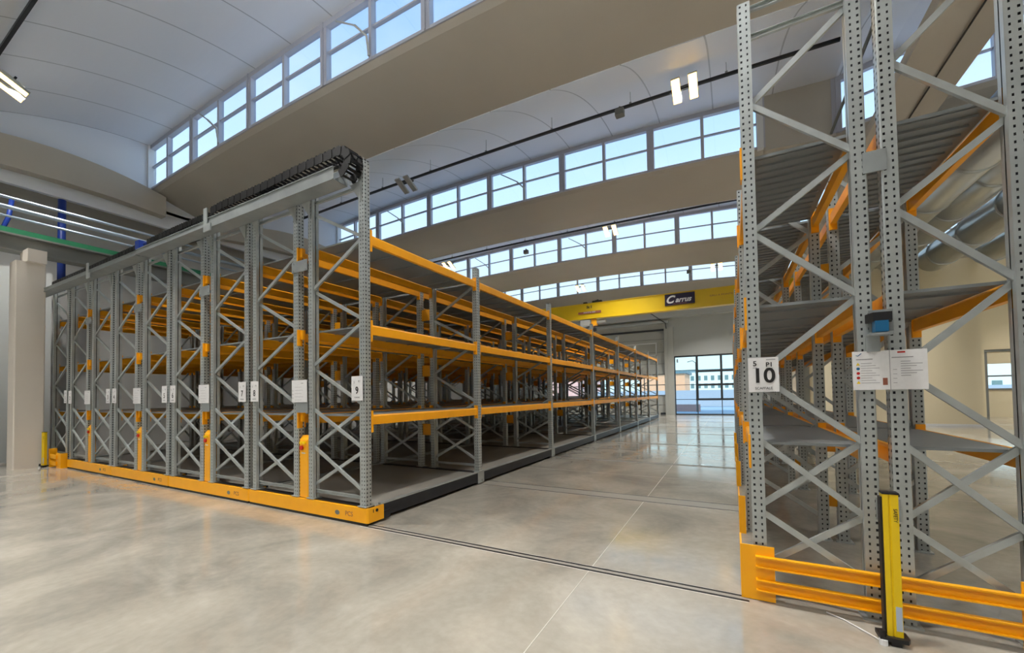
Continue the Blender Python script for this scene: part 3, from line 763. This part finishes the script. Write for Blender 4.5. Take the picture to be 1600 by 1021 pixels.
b = MB(); b.box(-3.15, -2.95, 18.3, 18.5, 6.62, 6.74); b.prism([(-2.62, 18.28), (-2.1, 18.28), (-2.1, 18.5), (-2.7, 18.5)], 6.62, 6.76); b.tube([(-2.65, 18.4, 6.7), (-2.3, 18.4, 6.78)], .06, 8); cb(b, 'drive_unit', 'black')
h = thing('crane_hoist', 'grey and orange electric hoist hanging under the yellow crane girder', 'hoist', (-2.6, 18.4, 5.3))
b = MB(); b.bbox(-.75, -.15, -.2, .2, .1, .42, .04); b.tube([(-.15, 0, .3), (-.1, 0, .3)], .11, 14); b.build('hoist_drum', 'lamp_body', h); b = MB(); b.tube([(.2, 0, .3), (.7, 0, .3)], .11, 14); b.build('hoist_motor', 'lamp_body', h)
b = MB(); b.bbox(-.1, .2, -.14, .14, .08, .45, .02); b.build('gearbox', 'orange_beam', h)
b = MB(); b.tube([(.05, 0, .1), (.05, 0, -.05)], .012, 6); b.box(-.05, .15, -.05, .05, -.22, -.04); b.tube([(.05, 0, -.2), (.05, 0, -.3), (.1, 0, -.36), (.15, 0, -.3)], .02, 8); b.build('hook_block', 'black', h)
# festoon bar beneath the far ledge and a bracket
b = MB(); b.tube([(.05, 27.0, 6.55), (-.55, 22, 6.75)], .03, 6); b.tube([(.05, 27, 6.55), (.05, 27.3, 6.2)], .03, 6)
tag(b.build('support_strut', 'dark_frame'), 'dark diagonal strut below the crane, above the far column', 'strut')
t = thing('white_wall_frame', 'white rectangular frame hanging in front of the overhead door', 'frame', (-2.2, 27.3, 4.3))
b = MB(); b.box(-1.6, 1.58, 0, .05, .86, .94); b.box(-1.6, 1.58, 0, .05, 0, .07); b.box(1.5, 1.58, 0, .05, 0, .94); b.box(-1.6, -1.52, 0, .05, 0, .94); b.build('frame_bars', 'white', t)
b = MB(); b.box(-.06, .06, -.04, .06, .0, .26); b.box(1.46, 1.62, -.02, .04, -.3, 0); b.build('clamp', 'panel_grey', t)

# ------------------------------------------------------------------ busbars, floodlights, sensors
def busbar(y, z, x0, x1, label):
    t = thing('lighting_busbar', label, 'busbar', ((x0+x1)/2, y, z), 'busbars hung under the vaults'); xc = (x0+x1)/2
    b = MB(); n = 14
    for i in range(n):
        a, c_ = x0+(x1-x0)*i/n, x0+(x1-x0)*(i+1)/n
        b.sweep([(-.03, -.035), (.03, -.035), (.03, .035), (-.03, .035)], (a-xc, 0, camber(a)*.5), (c_-xc, 0, camber(c_)*.5))
    b.build('bar', 'dark_channel', t)
    x = x0+.8
    while x < x1:
        h_ = MB(); h_.tube([(x-xc, 0, camber(x)*.5), (x-xc, 0, .62+camber(x))], .008, 5); h_.box(x-xc-.03, x-xc+.03, -.04, .04, .03+camber(x)*.5, .07+camber(x)*.5); h_.build('hanger', 'galv_dull', t); x += 2.35
    return t
for k, lab in ((0, 'dark busbar with drop wires under the nearest vault, top left corner'), (1, 'dark busbar with drop wires under the second vault'), (2, 'dark busbar crossing in front of the third window band'), (3, 'dark busbar crossing in front of the farthest window band')):
    yb_ = -1.25 if k == 0 else Y0+SHED*k-2.6; zb_ = {0: 9.45, 1: 9.65, 2: 9.62, 3: 9.6}[k]
    busbar(yb_, zb_, -13.1, 6.4, lab)
def floodlight(x, y, z, label, lit=True, grp=None, w=1., up=0):
    t = thing('floodlight', label, 'lamp', (x, y, z), grp or 'floodlights under the roof')
    for dx in (-.2, .2):
        b = MB(); b.prism([(dx-.105, -.31), (dx+.105, -.31), (dx+.105, .31), (dx-.105, .31)], -.06, .0); b.prism([(dx-.06, -.2), (dx+.06, -.2), (dx+.06, .2), (dx-.06, .2)], 0, .05); h_ = b.build('lamp_head', 'lamp_body', t)
        b = MB(); b.box(dx-.095, dx+.095, -.30, .30, -.066, -.06); b.build('diffuser', 'lamp_glow' if lit else 'lamp_body', h_)
    b = MB(); b.box(-.3, .3, -.02, .02, .06, .10); b.build('mounting_bar', 'dark_channel', t)
    t.rotation_euler = (math.radians(-28), 0, math.radians(0))
    if lit:
        l = bpy.data.lights.new('floodlight_lamp', 'AREA'); l.energy = LAMP_W*w; l.shape = 'RECTANGLE'; l.size = .6; l.size_y = .5; l.color = (1, .965, .92); l.spread = math.radians(110)
        lo = bpy.data.objects.new('floodlight_lamp', l); C.objects.link(lo); lo.parent = t; lo.location = (0, 0, -.08); lo.rotation_euler = (math.radians(28), 0, 0)
    if up:      # invented uplight, added to brighten the vaults
        l = bpy.data.lights.new('added_uplight', 'AREA'); l.energy = up; l.shape = 'RECTANGLE'; l.size = .8; l.size_y = .5; l.color = (.92, .96, 1); l.spread = PI
        lo = bpy.data.objects.new('added_uplight', l); C.objects.link(lo); lo.parent = t; lo.location = (0, 0, .14); lo.rotation_euler = (PI, 0, 0)
    return t
y1_ = Y0+SHED-2.6
floodlight(-10.9, Y0-3.6, 9.2, 'lit twin floodlight at the left edge under the nearest vault')
floodlight(3.2, y1_-.16, 9.44, 'bright lit twin floodlight under the second vault, right of centre')
floodlight(-6.25, y1_-.16, 9.40, 'unlit grey twin floodlight on the second busbar above the first bay', lit=False)
y2_ = Y0+2*SHED-2.6
floodlight(-.75, y2_, 9.3, 'small lit twin floodlight before the third window band', w=1.9)
y3_ = Y0+3*SHED-2.6
floodlight(3.5, y3_, 8.95, 'small lit twin floodlight before the farthest window band, at the right', w=1.9)
floodlight(-4.8, y3_, 8.85, 'small lit twin floodlight before the farthest window band, at the left', w=1.9)
floodlight(-10.2, y2_, 9.2, 'lit floodlight low behind the top of the racks, left of the window bands', w=1.9)
for x, y, n_ in ((-10, -7.5, 'first from the left in the row behind the camera'), (-5, -7.5, 'second from the left in the row behind the camera'), (0, -7.5, 'third from the left in the row behind the camera'), (4.5, -7.5, 'fourth from the left in the row behind the camera'),
                 (-9, -14, 'left one in the rearmost row'), (2, -14, 'right one in the rearmost row'), (-3, -1.7, 'overhead, above the nearest orange bumper'), (3, -1.2, 'overhead, above the open aisle mouth')):
    floodlight(x, y, 8.8, 'added twin floodlight out of view, '+n_, grp='added floodlights out of view', up=60)  # unseen lamps added to fill the hall and vaults with light
for x, y, n_ in ((13, -7.5, 'behind the camera line'), (13, 0, 'beside the right rack, near side'), (20, 0, 'near side, towards the right wall'), (13, 7.5, 'beside the right rack, middle'), (20, 7.5, 'middle, towards the right wall'), (18, 15.2, 'far side, towards the right wall'), (13, 15.2, 'before the cream office block'), (19, 22.9, 'before the far door')):
    floodlight(x, y, 8.8, 'added twin floodlight in the second nave, '+n_, grp='added floodlights in the second nave', w=1.7, up=60)  # lamps added to brighten the second nave
for x, y, z, lab in ((1.5, y1_, 9.5, 'small grey sensor box on the second busbar left of the lit floodlight'), (-5.2, y2_, 9.1, 'dark round sensor in front of the third window band'), (2.0, y3_, 8.9, 'dark sensor in front of the farthest window band')):
    b = MB(); b.bbox(x-.12, x+.12, y-.1, y+.1, z-.12, z+.05, .02); b.tube([(x, y, z+.05), (x, y, z+.14)], .03, 8); tag(b.build('ceiling_sensor', 'runway'), lab, 'sensor', 'sensors on the busbars')
# window opener arms
def opener(x, yk, lab):
    t = thing('window_opener', lab, 'window opener', (x, yk-.06, ZB+camber(x)), 'window opener arms')
    b = MB(); b.tube([(0, 0, .05), (0, -.06, .45), (-.25, -.16, .72)], .028, 8); b.build('lower_arm', 'lamp_body', t)
    b = MB(); b.tube([(-.25, -.16, .72), (-1.0, -.05, 1.25)], .02, 8); b.build('upper_arm', 'lamp_body', t)
opener(-8.95, Y0, 'grey window opener arm in the nearest band, left one'); opener(-2.8, Y0, 'grey window opener arm in the nearest band, right one')
opener(-8.9, Y0+SHED, 'grey window opener arm in the second band, left one'); opener(-2.75, Y0+SHED, 'grey window opener arm in the second band, right one'); opener(-2.75, Y0+2*SHED, 'grey window opener arm in the third band, near its middle'); opener(-9, Y0+2*SHED, 'grey window opener arm in the third band, at its left end')

# ------------------------------------------------------------------ ducts in the second nave
def duct(x, z, r, y0, y1, lab):
    t = thing('air_duct', lab, 'air duct', (x, (y0+y1)/2, z), 'air ducts in the second nave'); L = (y1-y0)/2
    b = MB(); b.tube([(0, -L, 0), (0, L, 0)], r, 40); b.build('duct_tube', 'duct', t, smooth=True)
    yy = -L+1
    while yy < L:
        b = MB(); b.tube([(0, yy-.04, 0), (0, yy+.04, 0)], r+.03, 40); b.build('joint_ring', 'galv', t, smooth=True); yy += 2.4
    return t
duct(9.05, 6.95, .50, 1, 19.5, 'nearest large round silver air duct, just below the orange shelf beam of the right rack')
duct(10.2, 7.25, .52, 3, 19.5, 'upper of the large round silver air ducts behind the right rack')
duct(11.6, 7.0, .52, 3, 19.5, 'middle of the large round silver air ducts behind the right rack')
duct(13.2, 7.0, .48, 6, 19.5, 'lower right large round silver air duct behind the right rack')
b = MB(); b.box(11.0, 15.5, 12, 12.3, 7.75, 8.4); tag(b.build('branch_duct', 'blue'), 'dark blue duct panel between the silver air ducts', 'air duct')

# ------------------------------------------------------------------ outside
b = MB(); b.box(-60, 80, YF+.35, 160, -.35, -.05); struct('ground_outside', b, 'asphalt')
def building(name, lab, x0, x1, y0, y1, h, m_, wins, roofm='bldg_roof', zw=1.2, wm='bldg_window', ww=.9, wh=1.3, flo=3.0, step=2.0):
    t = thing(name, lab, 'building', ((x0+x1)/2, y0, -.05)); xc = (x0+x1)/2
    b = MB(); b.box(x0-xc, x1-xc, 0, y1-y0, 0, h); b.build('walls', m_, t)
    b = MB(); b.box(x0-xc-.3, x1-xc+.3, -.3, y1-y0+.3, h, h+.35); b.build('roof', roofm, t)
    if wins:
        z = zw
        while z+wh < h:
            x = x0-xc+1
            while x+ww < x1-xc:
                b = MB(); b.box(x, x+ww, -.06, .02, z, z+wh); b.build('window', wm, t); x += step
            z += flo
    return t
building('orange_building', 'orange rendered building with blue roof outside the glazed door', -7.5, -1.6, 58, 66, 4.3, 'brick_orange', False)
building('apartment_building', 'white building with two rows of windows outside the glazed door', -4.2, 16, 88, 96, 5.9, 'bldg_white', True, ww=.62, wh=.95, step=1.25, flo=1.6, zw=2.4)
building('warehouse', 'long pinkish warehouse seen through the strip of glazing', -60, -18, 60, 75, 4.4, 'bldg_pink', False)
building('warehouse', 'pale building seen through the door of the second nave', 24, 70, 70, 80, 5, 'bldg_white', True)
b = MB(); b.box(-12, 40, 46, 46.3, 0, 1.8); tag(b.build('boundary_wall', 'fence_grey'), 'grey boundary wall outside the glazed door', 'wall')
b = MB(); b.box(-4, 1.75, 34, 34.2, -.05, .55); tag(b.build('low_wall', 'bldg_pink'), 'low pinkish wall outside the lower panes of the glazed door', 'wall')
b = MB(); b.tube([(1.55, 33, -.05), (1.55, 33, 4.0)], .04, 8); b.tube([(1.55, 33, 4.0), (1.3, 33, 4.2), (.9, 33, 4.1)], .03, 8)
tag(b.build('lamp_post', 'runway'), 'thin grey lamp post outside behind the left panes', 'lamp post')
